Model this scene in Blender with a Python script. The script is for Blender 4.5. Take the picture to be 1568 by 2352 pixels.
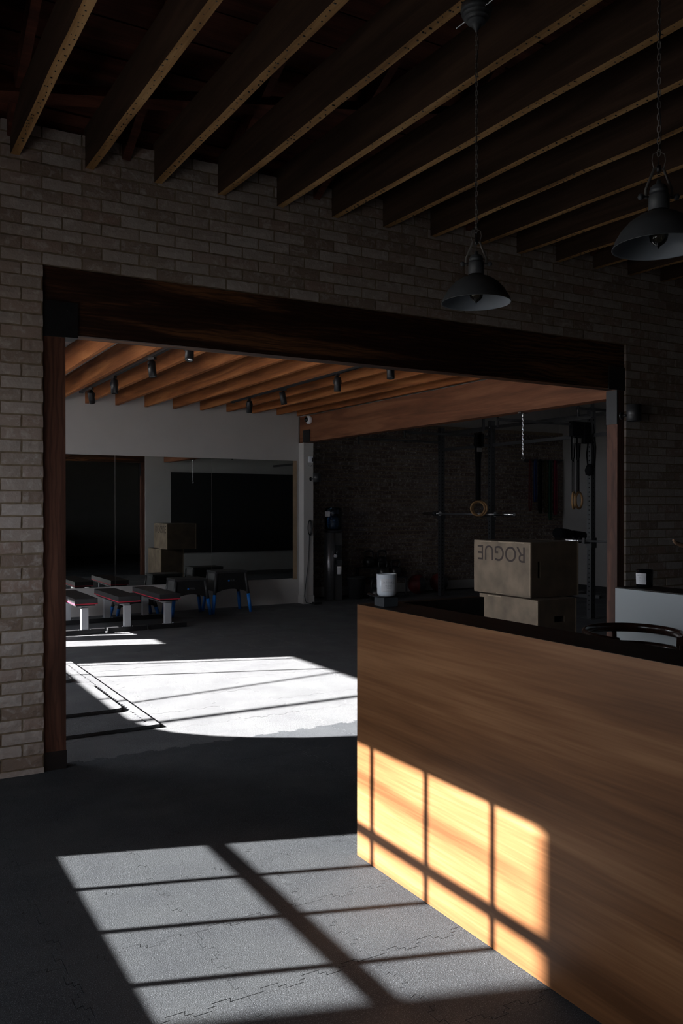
import bpy, bmesh, math, random
from mathutils import Vector, Matrix
random.seed(7)
for o in list(bpy.data.objects): bpy.data.objects.remove(o)
SC = bpy.context.scene
COL = SC.collection
R = math.radians

# ------------------------------------------------------------------ camera
cd = bpy.data.cameras.new('camera'); cam = bpy.data.objects.new('camera', cd); COL.objects.link(cam)
cd.sensor_fit = 'VERTICAL'; cd.sensor_height = 36.0; cd.lens = 1945/2352*36.0
cd.clip_start = .05; cd.clip_end = 200
cam.location = (0, 0, 1.433)
cam.rotation_euler = (R(90-.32), 0, R(-30))
SC.camera = cam
# ------------------------------------------------------------------ world, sun, exposure
SC.view_settings.view_transform = 'Standard'; SC.view_settings.look = 'None'
SC.view_settings.gamma = 1; SC.view_settings.use_curve_mapping = False
SC.view_settings.exposure = 0.0
W = bpy.data.worlds.new('sky'); SC.world = W; W.use_nodes = True
bg = W.node_tree.nodes['Background']; bg.inputs[0].default_value = (.85, .91, 1, 1); bg.inputs[1].default_value = 9
SUN_T = Vector((1, -.3455, -.543)).normalized()          # direction the sunlight travels
sl = bpy.data.lights.new('sun', 'SUN'); sun = bpy.data.objects.new('sun', sl); COL.objects.link(sun)
sl.energy = 68; sl.angle = R(.5); sl.color = (1, .97, .93)
sun.location = (-6, 5, 8); sun.rotation_euler = (-SUN_T).to_track_quat('Z', 'Y').to_euler()
def portal(y0, y1, z0, z1, x=-1.16):                       # sampling aid in the window openings
    l = bpy.data.lights.new('window_portal', 'AREA'); o = bpy.data.objects.new('window_portal', l); COL.objects.link(o)
    l.shape = 'RECTANGLE'; l.size = z1-z0; l.size_y = y1-y0; l.cycles.is_portal = True
    o.location = (x, (y0+y1)/2, (z0+z1)/2); o.rotation_euler = (0, R(-90), 0)
portal(2.7, 4.3, .9, 2.1); portal(.9, 2.5, .9, 2.1); portal(5.8, 9, 1.4, 2.6); portal(9.9, 11.15, 1.25, 2.2)

# ------------------------------------------------------------------ materials
def ramp(nt, fac, stops):
    r = nt.nodes.new('ShaderNodeValToRGB'); e = r.color_ramp.elements
    while len(e) < len(stops): e.new(.5)
    for k, (p, c) in enumerate(stops): e[k].position = p; e[k].color = (*c, 1)
    nt.links.new(fac, r.inputs[0]); return r.outputs[0]
def noise(nt, vec, scale, detail=3, dist=0, rough=.5):
    n = nt.nodes.new('ShaderNodeTexNoise'); n.inputs['Scale'].default_value = scale; n.inputs['Detail'].default_value = detail
    n.inputs['Distortion'].default_value = dist; n.inputs['Roughness'].default_value = rough
    if vec is not None: nt.links.new(vec, n.inputs['Vector'])
    return n.outputs['Fac']
def coords(nt, scale=(1, 1, 1), kind='Object', rot=(0, 0, 0)):
    t = nt.nodes.new('ShaderNodeTexCoord'); m = nt.nodes.new('ShaderNodeMapping')
    m.inputs['Scale'].default_value = scale; m.inputs['Rotation'].default_value = rot
    nt.links.new(t.outputs[kind], m.inputs['Vector']); return m.outputs[0]
def mathn(nt, op, a, b):
    n = nt.nodes.new('ShaderNodeMath'); n.operation = op
    for i, v in enumerate((a, b)):
        if isinstance(v, (int, float)): n.inputs[i].default_value = v
        else: nt.links.new(v, n.inputs[i])
    return n.outputs[0]
def mixc(nt, fac, a, b, mode='MIX'):
    n = nt.nodes.new('ShaderNodeMix'); n.data_type = 'RGBA'; n.blend_type = mode
    for i, v in ((0, fac), (6, a), (7, b)):
        if isinstance(v, (int, float)): n.inputs[i].default_value = v
        elif isinstance(v, tuple): n.inputs[i].default_value = (*v, 1)
        else: nt.links.new(v, n.inputs[i])
    return n.outputs[2]
def bump(nt, h, strength, dist, bs):
    b = nt.nodes.new('ShaderNodeBump'); b.inputs['Strength'].default_value = strength; b.inputs['Distance'].default_value = dist
    nt.links.new(h, b.inputs['Height']); nt.links.new(b.outputs[0], bs.inputs['Normal'])
def new(name, rough=.6, metal=0, spec=.5):
    m = bpy.data.materials.new(name); m.use_nodes = True; nt = m.node_tree; bs = nt.nodes['Principled BSDF']
    bs.inputs['Roughness'].default_value = rough; bs.inputs['Metallic'].default_value = metal
    bs.inputs['Specular IOR Level'].default_value = spec
    return m, nt, bs
def plain(name, col, rough=.6, metal=0, var=.15, scale=8, bmp=.1, spec=.5):
    m, nt, bs = new(name, rough, metal, spec)
    f = noise(nt, coords(nt), scale, 4)
    c = ramp(nt, f, [(.3, tuple(x*(1-var) for x in col)), (.7, tuple(min(1, x*(1+var)) for x in col))])
    nt.links.new(c, bs.inputs['Base Color'])
    if bmp: bump(nt, noise(nt, coords(nt), scale*25, 3), bmp, .002, bs)
    return m
def wood(name, dark, mid, light, grain, rough=.45, fine=1.0, spec=.5, knots=False, coat=0, s=1.0, rand=False):
    """grain: axis index (0,1,2) the fibres run along"""
    m, nt, bs = new(name, rough, 0, spec)
    sc = [7*s, 7*s, 7*s]; sc[grain] = .55*s
    v = coords(nt, tuple(sc))
    if rand:
        oi = nt.nodes.new('ShaderNodeObjectInfo'); a = nt.nodes.new('ShaderNodeVectorMath'); a.operation = 'MULTIPLY_ADD'
        nt.links.new(oi.outputs['Random'], a.inputs[0]); a.inputs[1].default_value = (17, 31, 11); nt.links.new(v, a.inputs[2]); v = a.outputs[0]
    big = noise(nt, v, 1.0, 3, 1.6, .5)
    sc2 = [160*s, 160*s, 160*s]; sc2[grain] = 5*s
    fin = noise(nt, coords(nt, tuple(sc2)), 1.0, 2, .3)
    f = mathn(nt, 'ADD', mathn(nt, 'MULTIPLY', big, 1-.22*fine), mathn(nt, 'MULTIPLY', fin, .22*fine))
    c = ramp(nt, f, [(.34, dark), (.5, mid), (.64, light)])
    if knots:
        w = nt.nodes.new('ShaderNodeTexWave'); w.wave_type = 'BANDS'; w.bands_direction = 'Z' if grain != 2 else 'X'
        sk = [1, 1, 1]; sk[grain] = .22
        nt.links.new(coords(nt, tuple(sk)), w.inputs['Vector']); w.inputs['Scale'].default_value = 11
        w.inputs['Distortion'].default_value = 10; w.inputs['Detail'].default_value = 2.5; w.inputs['Detail Scale'].default_value = 1.3
        msk = ramp(nt, noise(nt, coords(nt, tuple(sk)), 1.6, 2), [(.50, (0, 0, 0)), (.66, (1, 1, 1))])
        ln = ramp(nt, w.outputs['Fac'], [(.55, (0, 0, 0)), (.8, (1, 1, 1))])
        c = mixc(nt, mathn(nt, 'MULTIPLY', ln, mathn(nt, 'ADD', mathn(nt, 'MULTIPLY', msk, .55), .06)), c, light)
        c = mixc(nt, ramp(nt, w.outputs['Fac'], [(.1, (.45, .45, .45)), (.3, (0, 0, 0))]), c, dark)
    nt.links.new(c, bs.inputs['Base Color']); bump(nt, fin, .12, .001, bs)
    if coat: bs.inputs['Coat Weight'].default_value = coat; bs.inputs['Coat Roughness'].default_value = .28
    return m

def brick_mat(name, cols):
    m, nt, bs = new(name, .85, 0, .2)
    oi = nt.nodes.new('ShaderNodeObjectInfo'); ge = nt.nodes.new('ShaderNodeNewGeometry')
    wn = nt.nodes.new('ShaderNodeTexWhiteNoise'); wn.noise_dimensions = '2D'
    cx = nt.nodes.new('ShaderNodeCombineXYZ'); nt.links.new(oi.outputs['Random'], cx.inputs[0]); nt.links.new(ge.outputs['Random Per Island'], cx.inputs[1])
    nt.links.new(cx.outputs[0], wn.inputs['Vector'])
    base = ramp(nt, wn.outputs['Value'], [(0, cols[0]), (.35, cols[1]), (.65, cols[2]), (1, cols[3])])
    pos = nt.nodes.new('ShaderNodeMapping'); nt.links.new(ge.outputs['Position'], pos.inputs['Vector'])
    n1 = noise(nt, pos.outputs[0], 22, 5, .8, .6)
    c = mixc(nt, ramp(nt, n1, [(.5, (0, 0, 0)), (.72, (.55, .55, .55))]), base, (.58, .54, .51))
    nt.links.new(c, bs.inputs['Base Color'])
    bump(nt, noise(nt, pos.outputs[0], 90, 4), .6, .004, bs)
    return m
M = {}
M['brick'] = brick_mat('brick', [(.24, .18, .145), (.34, .285, .25), (.42, .37, .34), (.30, .215, .175)])
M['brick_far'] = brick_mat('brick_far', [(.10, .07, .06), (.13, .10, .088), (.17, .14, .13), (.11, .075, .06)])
M['mortar'] = plain('mortar', (.22, .17, .12), .95, 0, .2, 30, .6, .1)
def rubber(name, lo, hi, fleck):
    m, nt, bs = new(name, .72, 0, .15)
    ge = nt.nodes.new('ShaderNodeNewGeometry'); P = ge.outputs['Position']
    sp = noise(nt, P, 300, 2, 0, .6)
    c1 = ramp(nt, noise(nt, P, 3.2, 5), [(.3, lo), (.7, hi)])
    c2 = mixc(nt, ramp(nt, sp, [(.56, (0, 0, 0)), (.70, (.8, .8, .8))]), c1, fleck)
    c3 = mixc(nt, ramp(nt, sp, [(.30, (.75, .75, .75)), (.43, (0, 0, 0))]), c2, (.012, .012, .014))
    nt.links.new(c3, bs.inputs['Base Color']); bump(nt, noise(nt, P, 210, 4, 0, .7), 1.0, .006, bs)
    nt.links.new(ramp(nt, noise(nt, P, 2.1, 3), [(.35, (.55, .55, .55)), (.6, (.85, .85, .85))]), bs.inputs['Roughness'])
    return m
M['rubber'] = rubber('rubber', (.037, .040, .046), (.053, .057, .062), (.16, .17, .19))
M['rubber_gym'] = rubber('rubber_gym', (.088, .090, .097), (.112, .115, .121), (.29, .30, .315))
M['mat_black'] = plain('mat_black', (.022, .022, .026), .8, 0, .2, 6, .4)
M['panel_wood'] = wood('panel_wood', (.112, .044, .016), (.222, .094, .037), (.35, .168, .074), 1, .42, .9, .4, coat=.1, s=.62)
M['ledge'] = wood('ledge_wood', (.012, .008, .006), (.02, .013, .010), (.03, .02, .015), 1, .5, 1, .35)
M['beam'] = wood('beam_wood', (.018, .007, .0045), (.036, .013, .008), (.20, .085, .034), 0, .55, 1, .3, knots=True, s=.9)
M['post'] = wood('post_wood', (.05, .022, .015), (.10, .042, .028), (.15, .065, .042), 2, .6, 1, .3, knots=True)
M['joist'] = wood('joist_wood', (.16, .085, .034), (.31, .17, .065), (.44, .27, .12), 1, .75, 1, .2, rand=True)
M['joist_side'] = wood('joist_side_wood', (.030, .017, .011), (.05, .028, .018), (.07, .04, .026), 1, .75, 1, .2, rand=True)
M['joist_far'] = wood('joist_far_wood', (.17, .058, .019), (.32, .108, .033), (.44, .175, .062), 1, .6, 1, .3, rand=True)
M['girder'] = wood('girder_wood', (.12, .045, .022), (.19, .072, .035), (.25, .105, .052), 1, .6, 1, .3)
M['deck'] = wood('deck_board', (.05, .016, .011), (.09, .028, .018), (.14, .045, .026), 0, .8, 1, .2, rand=True)
M['room_dark'] = plain('taupe_paint', (.14, .13, .12), .8, 0, .05, 3, .05)
M['white'] = plain('white_paint', (.50, .485, .475), .7, 0, .03, 3, .05)
M['grey_wall'] = plain('grey_paint', (.37, .355, .345), .7, 0, .04, 3, .05)
M['wing_white'] = plain('wing_white', (.50, .54, .56), .5, 0, .02, 3, .02)
M['black_board'] = plain('black_board', (.012, .012, .013), .7, 0, .1)
M['steel_black'] = plain('black_steel', (.012, .012, .014), .45, 0, .15, 20, .1)
M['rack'] = plain('rack_steel', (.035, .035, .038), .4, 0, .15, 20, .05)
M['lamp_grey'] = plain('lamp_grey', (.052, .057, .064), .5, 0, .12, 20, .1)
M['lamp_in'] = plain('lamp_inside', (.21, .235, .27), .35, 0, .06, 20, .05)
M['chain'] = plain('chain_metal', (.20, .19, .18), .5, .3)
M['chrome'] = plain('chrome', (.65, .66, .68), .2, 1, .05)
M['silver_paint'] = plain('silver_paint', (.50, .52, .56), .4, .2, .05)
M['vinyl'] = plain('black_vinyl', (.025, .025, .028), .35, 0, .1, 10, .2)
M['red'] = plain('red_piping', (.5, .02, .05), .5)
M['blue'] = plain('blue_foot', (.01, .16, .55), .5)
M['plastic'] = plain('black_plastic', (.03, .03, .032), .5)
M['grey_plastic'] = plain('grey_plastic', (.2, .2, .2), .5)
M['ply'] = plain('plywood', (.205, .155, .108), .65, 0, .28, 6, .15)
M['ply_shade'] = plain('plywood_shaded', (.075, .052, .033), .7, 0, .28, 6, .15)  # plywood with shade painted in, for the box ends and tops
M['ply_edge'] = plain('plywood_edge', (.45, .35, .25), .7, 0, .2, 20)
M['stencil'] = plain('stencil_ink', (.055, .04, .035), .8)
M['ceramic'], nt, bs = new('white_glazed', .15, 0, .5); bs.inputs['Base Color'].default_value = (.80, .83, .90, 1)
nt.links.new(ramp(nt, noise(nt, coords(nt), 30), [(0, (.76, .79, .86)), (1, (.82, .85, .9))]), bs.inputs['Base Color'])
M['paper'] = plain('paper_label', (.82, .81, .84), .6)
M['ink'] = plain('printed_ink', (.12, .12, .15), .7)
M['wax'] = plain('wax', (.6, .56, .5), .5)
M['dark_glass'] = plain('dark_glass', (.006, .006, .008), .08, 0, .1, 5, 0)
M['ring_wood'] = plain('ring_wood', (.36, .20, .085), .5)
M['strap'] = plain('black_webbing', (.009, .009, .010), .9, spec=.1)
M['ball_red'] = plain('red_ball', (.10, .006, .006), .6)
M['iron'] = plain('cast_iron', (.012, .012, .013), .35)
M['chair'] = wood('chair_wood', (.018, .006, .004), (.03, .011, .007), (.045, .018, .011), 2, .22, 1, .5)
M['chair_light'] = wood('light_bentwood', (.3, .17, .1), (.4, .24, .15), (.5, .3, .2), 0, .4)
M['frame_wood'] = plain('mirror_frame', (.30, .21, .13), .6)
for nme, c in (('band_red', (.10, .01, .01)), ('band_blue', (.02, .05, .16)), ('band_green', (.01, .06, .035)), ('band_crimson', (.16, .01, .03)), ('band_olive', (.05, .045, .015))):
    M[nme] = plain(nme, c, .6)
M['art'] = plain('picture_print', (.30, .25, .15), .7, 0, .9, 4, 0)
M['steel'] = plain('brushed_steel', (.38, .38, .40), .35, .8, .05)
M['asphalt'] = plain('pavement', (.22, .21, .20), .9)
M['stucco'] = plain('stucco', (.30, .28, .25), .9)
M['mirror'], nt, bs = new('mirror_glass', .0, 1); bs.inputs['Base Color'].default_value = (.62, .64, .62, 1)
def glassmat(name, col, tint=None):
    m, nt, bs = new(name, .02); nt.nodes.remove(bs)
    out = nt.nodes['Material Output']; tr = nt.nodes.new('ShaderNodeBsdfTransparent'); gl = nt.nodes.new('ShaderNodeBsdfGlossy')
    tr.inputs[0].default_value = (*col, 1); gl.inputs['Roughness'].default_value = .02
    fr = nt.nodes.new('ShaderNodeFresnel'); fr.inputs[0].default_value = 1.5
    mx = nt.nodes.new('ShaderNodeMixShader'); nt.links.new(fr.outputs[0], mx.inputs[0]); nt.links.new(tr.outputs[0], mx.inputs[1]); nt.links.new(gl.outputs[0], mx.inputs[2])
    nt.links.new(mx.outputs[0], out.inputs[0]); return m
M['pane'] = glassmat('tinted_pane', (.56, .57, .57))
M['bulb'] = glassmat('bulb_glass', (.55, .5, .4))
M['bottle'] = glassmat('bottle_plastic', (.60, .78, .95))

# ------------------------------------------------------------------ mesh builder
class MB:
    def __init__(s): s.bm = bmesh.new()
    def box(s, x0, x1, y0, y1, z0, z1, mtx=None, mi=0):
        vs = [s.bm.verts.new((x, y, z)) for x in (x0, x1) for y in (y0, y1) for z in (z0, z1)]
        if mtx is not None:
            for v in vs: v.co = mtx @ v.co
        out = []
        for f in ((0, 1, 3, 2), (4, 6, 7, 5), (0, 4, 5, 1), (2, 3, 7, 6), (0, 2, 6, 4), (1, 5, 7, 3)):
            fc = s.bm.faces.new([vs[k] for k in f]); fc.material_index = mi; out.append(fc)
        return out
    def cyl(s, p, q, r, n=12, r2=None, mi=0):
        p = Vector(p); q = Vector(q); r2 = r if r2 is None else r2
        d = (q-p).normalized(); a = d.orthogonal().normalized(); b = d.cross(a)
        A = []; B = []
        for k in range(n):
            t = 2*math.pi*k/n; e = a*math.cos(t)+b*math.sin(t)
            A.append(s.bm.verts.new(p+e*r)); B.append(s.bm.verts.new(q+e*r2))
        for k in range(n):
            f = s.bm.faces.new((A[k], A[(k+1) % n], B[(k+1) % n], B[k])); f.smooth = True; f.material_index = mi
        for f in (s.bm.faces.new(A[::-1]), s.bm.faces.new(B)): f.material_index = mi
    def tube(s, pts, r, n=8, closed=False, flat=None, up=None, mi=0):
        """flat=(a,b): elliptical/strap section half sizes (a along side, b along up)"""
        pts = [Vector(p) for p in pts]; L = len(pts); rings = []; prev = None
        for i, p in enumerate(pts):
            if closed: d = (pts[(i+1) % L]-pts[i-1]).normalized()
            else: d = (pts[min(i+1, L-1)]-pts[max(i-1, 0)]).normalized()
            if up is not None: a = d.cross(Vector(up)).normalized()
            elif prev is None: a = d.orthogonal().normalized()
            else:
                a = prev-d*prev.dot(d); a = a.normalized() if a.length > 1e-6 else d.orthogonal().normalized()
            prev = a; b = d.cross(a)
            rr = r[i] if isinstance(r, (list, tuple)) else r
            fa, fb = (flat if flat else (rr, rr)); ring = []
            for k in range(n):
                t = 2*math.pi*(k+.5)/n; ring.append(s.bm.verts.new(p+a*math.cos(t)*fa+b*math.sin(t)*fb))
            rings.append(ring)
        for i in range(L if closed else L-1):
            A, B = rings[i], rings[(i+1) % L]
            for k in range(n):
                f = s.bm.faces.new((A[k], A[(k+1) % n], B[(k+1) % n], B[k])); f.smooth = n > 4; f.material_index = mi
        if not closed: s.bm.faces.new(rings[0][::-1]); s.bm.faces.new(rings[-1])
    def lathe(s, prof, n=32, c=(0, 0, 0), close=False):
        rings = []
        for r_, z in prof:
            if r_ < 1e-6: rings.append([s.bm.verts.new((c[0], c[1], c[2]+z))])
            else: rings.append([s.bm.verts.new((c[0]+r_*math.cos(2*math.pi*k/n), c[1]+r_*math.sin(2*math.pi*k/n), c[2]+z)) for k in range(n)])
        pr = list(zip(rings, rings[1:]))
        if close: pr.append((rings[-1], rings[0]))
        for A, B in pr:
            for k in range(n):
                k2 = (k+1) % n
                if len(A) == 1 and len(B) == 1: continue
                if len(A) == 1: f = s.bm.faces.new((A[0], B[k2], B[k]))
                elif len(B) == 1: f = s.bm.faces.new((A[k], A[k2], B[0]))
                else: f = s.bm.faces.new((A[k], A[k2], B[k2], B[k]))
                f.smooth = True
    def prism(s, poly, z0, z1):
        a = [s.bm.verts.new((x, y, z0)) for x, y in poly]; b = [s.bm.verts.new((x, y, z1)) for x, y in poly]; n = len(poly)
        for k in range(n): s.bm.faces.new((a[k], a[(k+1) % n], b[(k+1) % n], b[k]))
        s.bm.faces.new(a[::-1]); s.bm.faces.new(b)
    def bevel(s, w, seg=2):
        es = [e for e in s.bm.edges if len(e.link_faces) == 2 and e.calc_face_angle(0) > .6]
        bmesh.ops.bevel(s.bm, geom=es, offset=w, segments=seg, affect='EDGES', profile=.5); return s
    def mesh(s, name, mats):
        bmesh.ops.recalc_face_normals(s.bm, faces=s.bm.faces)
        me = bpy.data.meshes.new(name); s.bm.to_mesh(me); s.bm.free()
        for m in (mats if isinstance(mats, (list, tuple)) else [mats]): me.materials.append(M[m] if isinstance(m, str) else m)
        return me
    def build(s, name, mats, parent=None, loc=(0, 0, 0), rot=(0, 0, 0)):
        return place(s.mesh(name, mats), name, parent, loc, rot)
def place(me, name, parent=None, loc=(0, 0, 0), rot=(0, 0, 0)):
    o = bpy.data.objects.new(name, me); COL.objects.link(o); o.parent = parent; o.location = loc; o.rotation_euler = rot
    return o
def tag(o, label, cat, group=None, kind=None):
    o['label'] = label; o['category'] = cat
    if group: o['group'] = group
    if kind: o['kind'] = kind
    return o
def thing(name, label, cat, loc=(0, 0, 0), rz=0, group=None, kind=None):
    o = bpy.data.objects.new(name, None); COL.objects.link(o); o.location = loc; o.rotation_euler = (0, 0, rz); o.empty_display_size = .1
    return tag(o, label, cat, group, kind)
def dup(root, loc, label, rz=None):
    r = root.copy(); COL.objects.link(r); r.location = loc; r['label'] = label
    if rz is not None: r.rotation_euler = (0, 0, rz)
    for ch in list(root.children):
        c = ch.copy(); COL.objects.link(c); c.parent = r
        for g in ch.children:
            d = g.copy(); COL.objects.link(d); d.parent = c
    return r
def box(name, mat, x0, x1, y0, y1, z0, z1, parent=None, bev=0, seg=2):
    m = MB(); m.box(x0, x1, y0, y1, z0, z1)
    if bev: m.bevel(bev, seg)
    return m.build(name, mat, parent)
def text(s, size, mat, parent, loc, rot, name='lettering', depth=.0006):
    c = bpy.data.curves.new(name, 'FONT'); c.body = s; c.size = size; c.extrude = depth; c.align_x = 'CENTER'; c.align_y = 'CENTER'
    t = bpy.data.objects.new(name, c); COL.objects.link(t)
    bpy.context.view_layer.update()
    me = bpy.data.meshes.new_from_object(t.evaluated_get(bpy.context.evaluated_depsgraph_get()))
    bpy.data.objects.remove(t); me.materials.clear(); me.materials.append(M[mat])
    return place(me, name, parent, loc, rot)

YW = 4.757          # front face of the brick wall
YM = 11.30          # mirror wall
YB = 11.95          # far brick wall
XL = -1.0           # inner face of the window wall
XR = 11.80          # right wall of the gym

# ================================================================== FLOOR
fl = MB(); fl.box(XL-.15, XR+.2, -3.1, YB+.2, -.2, -.009)
floor = tag(fl.build('floor', 'mat_black'), 'dark grey interlocking rubber mat floor through both rooms', 'floor', kind='structure')
TW = .43
def edge(n=5):
    """jigsaw profile along one side, as (s, offset)"""
    P = [(0, 0)]; st = TW*.80/n
    for k in range(n):
        a = TW*.10+k*st; h = (.020 if k % 2 == 0 else -.020)*random.Random(k).uniform(.8, 1.0)
        P += [(a+st*.18, 0), (a+st*.08, h), (a+st*.92, h), (a+st*.82, 0)]
    return P
E = edge()
def tilepoly(g=.0009):
    bot = [(s, o) for s, o in E]; rig = [(TW-o, s) for s, o in E]
    top = [(TW-s, TW+o) for s, o in [(TW-q[0], q[1]) for q in [(TW, 0)]+E[:0:-1]]]
    top = [(s, TW+o) for s, o in [(TW, 0)]+E[:0:-1]]; lef = [(-o, s) for s, o in [(TW, 0)]+E[:0:-1]]
    P = bot+rig+top+lef; n = len(P); out = []
    for i in range(n):
        p0 = Vector(P[i-1]); p1 = Vector(P[i]); p2 = Vector(P[(i+1) % n])
        if (p1-p0).length < 1e-9 or (p2-p1).length < 1e-9: continue
        d1 = (p1-p0).normalized(); d2 = (p2-p1).normalized(); n1 = Vector((-d1.y, d1.x)); n2 = Vector((-d2.y, d2.x))
        b = n1+n2
        b = b.normalized()*(g/max(.35, b.normalized().dot(n1))) if b.length > .01 else n1*g
        out.append(tuple(p1+b))
    return out
TP = tilepoly()
from mathutils.geometry import delaunay_2d_cdt
_cd = delaunay_2d_cdt([Vector(p) for p in TP], [], [list(range(len(TP)))], 1, 1e-7)
TV, TF = [tuple(v) for v in _cd[0]], _cd[2]
tm = MB(); a = [tm.bm.verts.new((x, y, 0)) for x, y in TV]; nT = len(TP)
for f in TF: tm.bm.faces.new([a[k] for k in f])
lo = [tm.bm.verts.new((x, y, -.008)) for x, y in TP]; hi = [tm.bm.verts.new((x, y, 0)) for x, y in TP]
for k in range(nT): tm.bm.faces.new((lo[k], lo[(k+1) % nT], hi[(k+1) % nT], hi[k]))
bmesh.ops.remove_doubles(tm.bm, verts=tm.bm.verts[:], dist=1e-6)
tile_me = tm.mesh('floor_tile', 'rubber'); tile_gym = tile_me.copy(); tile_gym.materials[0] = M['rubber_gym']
X0t, Y0t = 1.0-3*TW, 3.57-6*TW
tiles = []; YGYM = 4.7
for i in range(-2, 26):
    for j in range(0, 25):
        x = X0t+i*TW; y = Y0t+j*TW
        if x > XR-TW*.9 or y > YB-TW*.6 or (x < .2 and y > 6): continue
        cx, cy = x+TW/2, y+TW/2; Z = .5*cx+.866*cy; Xc = .866*cx-.5*cy
        vis = abs(Xc/Z) < .5
        tiles.append((Z if vis else Z+30, x, y))
tiles.sort(); far = MB()
for k, (Z, x, y) in enumerate(tiles):
    dz = random.uniform(-.0007, .0003)
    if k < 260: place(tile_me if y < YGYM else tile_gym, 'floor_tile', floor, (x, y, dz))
    else:
        a = [far.bm.verts.new((x+px, y+py, dz)) for px, py in TV]
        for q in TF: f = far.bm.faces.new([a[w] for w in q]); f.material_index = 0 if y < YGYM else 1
o = far.build('floor_tile_field', ['rubber', 'rubber_gym'], floor); o['kind'] = 'stuff'

# ================================================================== FRONT BRICK WALL
OX0, OX1, OZ = .892, 5.387, 2.742
wf = thing('wall_front', 'grey brown brick wall around the wide timber framed opening', 'wall', (0, 0, 0), kind='structure')
mo = MB()
def wallslab(mb, y0, y1, xa=XL, xb=7.6, top=3.47):
    mb.box(xa, OX0-.002, y0, y1, -.1, top); mb.box(OX1+.002, xb, y0, y1, -.1, top); mb.box(OX0-.002, OX1+.002, y0, y1, OZ+.002, top)
wallslab(mo, YW+.0035, YW+.09); mo.build('mortar_bed', 'mortar', wf)
mo = MB(); wallslab(mo, YW+.09, YW+.15, XL, XR, 3.60); mo.build('plaster_back', 'white', wf)
box('header_top', 'deck', XL, 7.6, YW+.02, YW+.15, 3.47, 3.62, wf)
CH, BL, JT = .0677, .212, .010
JX = [.7266+.3895*k for k in range(-5, 20)]           # left faces of the joists
def brickmesh(L, depth=.02, seed=0):
    rnd = random.Random(seed); m = MB(); nx = 4; nz = 2; H = CH-JT
    g = [[m.bm.verts.new((L*i/nx+(rnd.uniform(-.002, .002) if 0 < i < nx else rnd.uniform(-.0015, .0015)), rnd.uniform(-.0030, .0005)+(.002 if i in (0, nx) or j in (0, nz) else 0), H*j/nz+(rnd.uniform(-.0016, .0016)))) for j in range(nz+1)] for i in range(nx+1)]
    b = [m.bm.verts.new(p) for p in ((0, depth, 0), (L, depth, 0), (L, depth, H), (0, depth, H))]
    for i in range(nx):
        for j in range(nz): m.bm.faces.new((g[i][j], g[i+1][j], g[i+1][j+1], g[i][j+1]))
    m.bm.faces.new([g[i][0] for i in range(nx, -1, -1)]+[b[0], b[1]]); m.bm.faces.new([g[i][nz] for i in range(nx+1)]+[b[2], b[3]])
    m.bm.faces.new([g[0][j] for j in range(nz+1)]+[b[3], b[0]]); m.bm.faces.new([g[nx][j] for j in range(nz, -1, -1)]+[b[1], b[2]])
    return m.mesh('brick', 'brick')
BM = {}
def bm_for(L):
    k = (round(L, 3), random.randrange(6) if L > BL-JT-.004 else 0)
    if k not in BM: BM[k] = brickmesh(L, seed=hash(k) % 999)
    return BM[k]
bricks = []
row = 0; z = OZ-40*CH+.003
low = MB(); low.box(-.1, OX0, YW, YW+.02, 0, z-.009)
while z+CH < 3.495:
    off = BL/2 if row % 2 else 0
    # runs: cut around the opening
    runs = [(-.1, OX0), (OX1, 7.3)] if z < OZ-.01 else [(-.1, 7.3)]
    for a, b in runs:
        st = OX0-off-BL*30
        x = st
        while x < b:
            x0 = max(x, a); x1 = min(x+BL-JT, b)
            if x1-x0 > .03: bricks.append((x0, z, x1-x0))
            x += BL
    z += CH; row += 1
def bpx(x, z):
    Z = .5*x+.866*YW; Xc = .866*x-.5*YW; u = 784+1945*Xc/Z; v = 1165-1945*(z-1.433)/Z
    return u, v, Z
def vis(b):
    u, v, Z = bpx(b[0]+b[2]/2, b[1]+.03)
    if not (-20 < u < 1590 and -20 < v < 2370): return 999
    if b[0] > OX1: Z += 1
    return Z
bricks.sort(key=vis)
rest = MB()
for k, (x, z, L) in enumerate(bricks):
    dy = random.uniform(-.001, .001)
    if k < 300: place(bm_for(L), 'brick', wf, (x, YW+dy, z))
    else: rest.box(x, x+L, YW+dy, YW+.02, z+random.uniform(-.001, .001), z+CH-JT+random.uniform(-.001, .001))
rest.bevel(.003, 1)
low.build('brick_course', 'brick', wf)
o = rest.build('brick_field', 'brick', wf); o['kind'] = 'stuff'

# ================================================================== OPENING FRAME
fr = thing('trim_1', 'dark stained timber frame of the wide opening in the brick wall', 'door frame', (0, 0, 0), kind='structure')
YP0, YP1 = YW+.022, YW+.13
box('header_beam', 'beam', OX0, OX1+.03, YP0, YP1, 2.38, OZ, fr, .004, 1)
box('post', 'post', OX0, 1.013, YP0, YP1, .10, 2.37, fr, .004, 1)
box('post', 'post', 5.312, OX1+.03, YP0, YP1, .0, 2.38, fr, .004, 1)
box('post_shoe', 'steel_black', OX0+.001, 1.016, YP0-.004, YP1+.002, 0, .10, fr, .002, 1)
m = MB(); m.box(OX0, 1.078, YP0-.012, YP0-.002, 2.372, 2.555); m.box(OX0, 1.078, YP0-.016, YP1, 2.362, 2.372); m.bevel(.001, 1); o = m.build('beam_bracket', 'steel_black', fr)
for bx, bz in ((.94, 2.41), (.94, 2.51), (1.03, 2.41), (1.03, 2.51)):
    mm = MB(); mm.cyl((bx, YP0-.012, bz), (bx, YP0-.019, bz), .009, 6); mm.build('bolt', 'steel_black', o)
m = MB(); m.box(5.205, OX1, YP0-.012, YP0-.002, 2.372, 2.555); m.box(5.302, 5.312, YP0-.004, YP1, 2.10, 2.372); m.build('beam_bracket', 'steel_black', fr)

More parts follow.
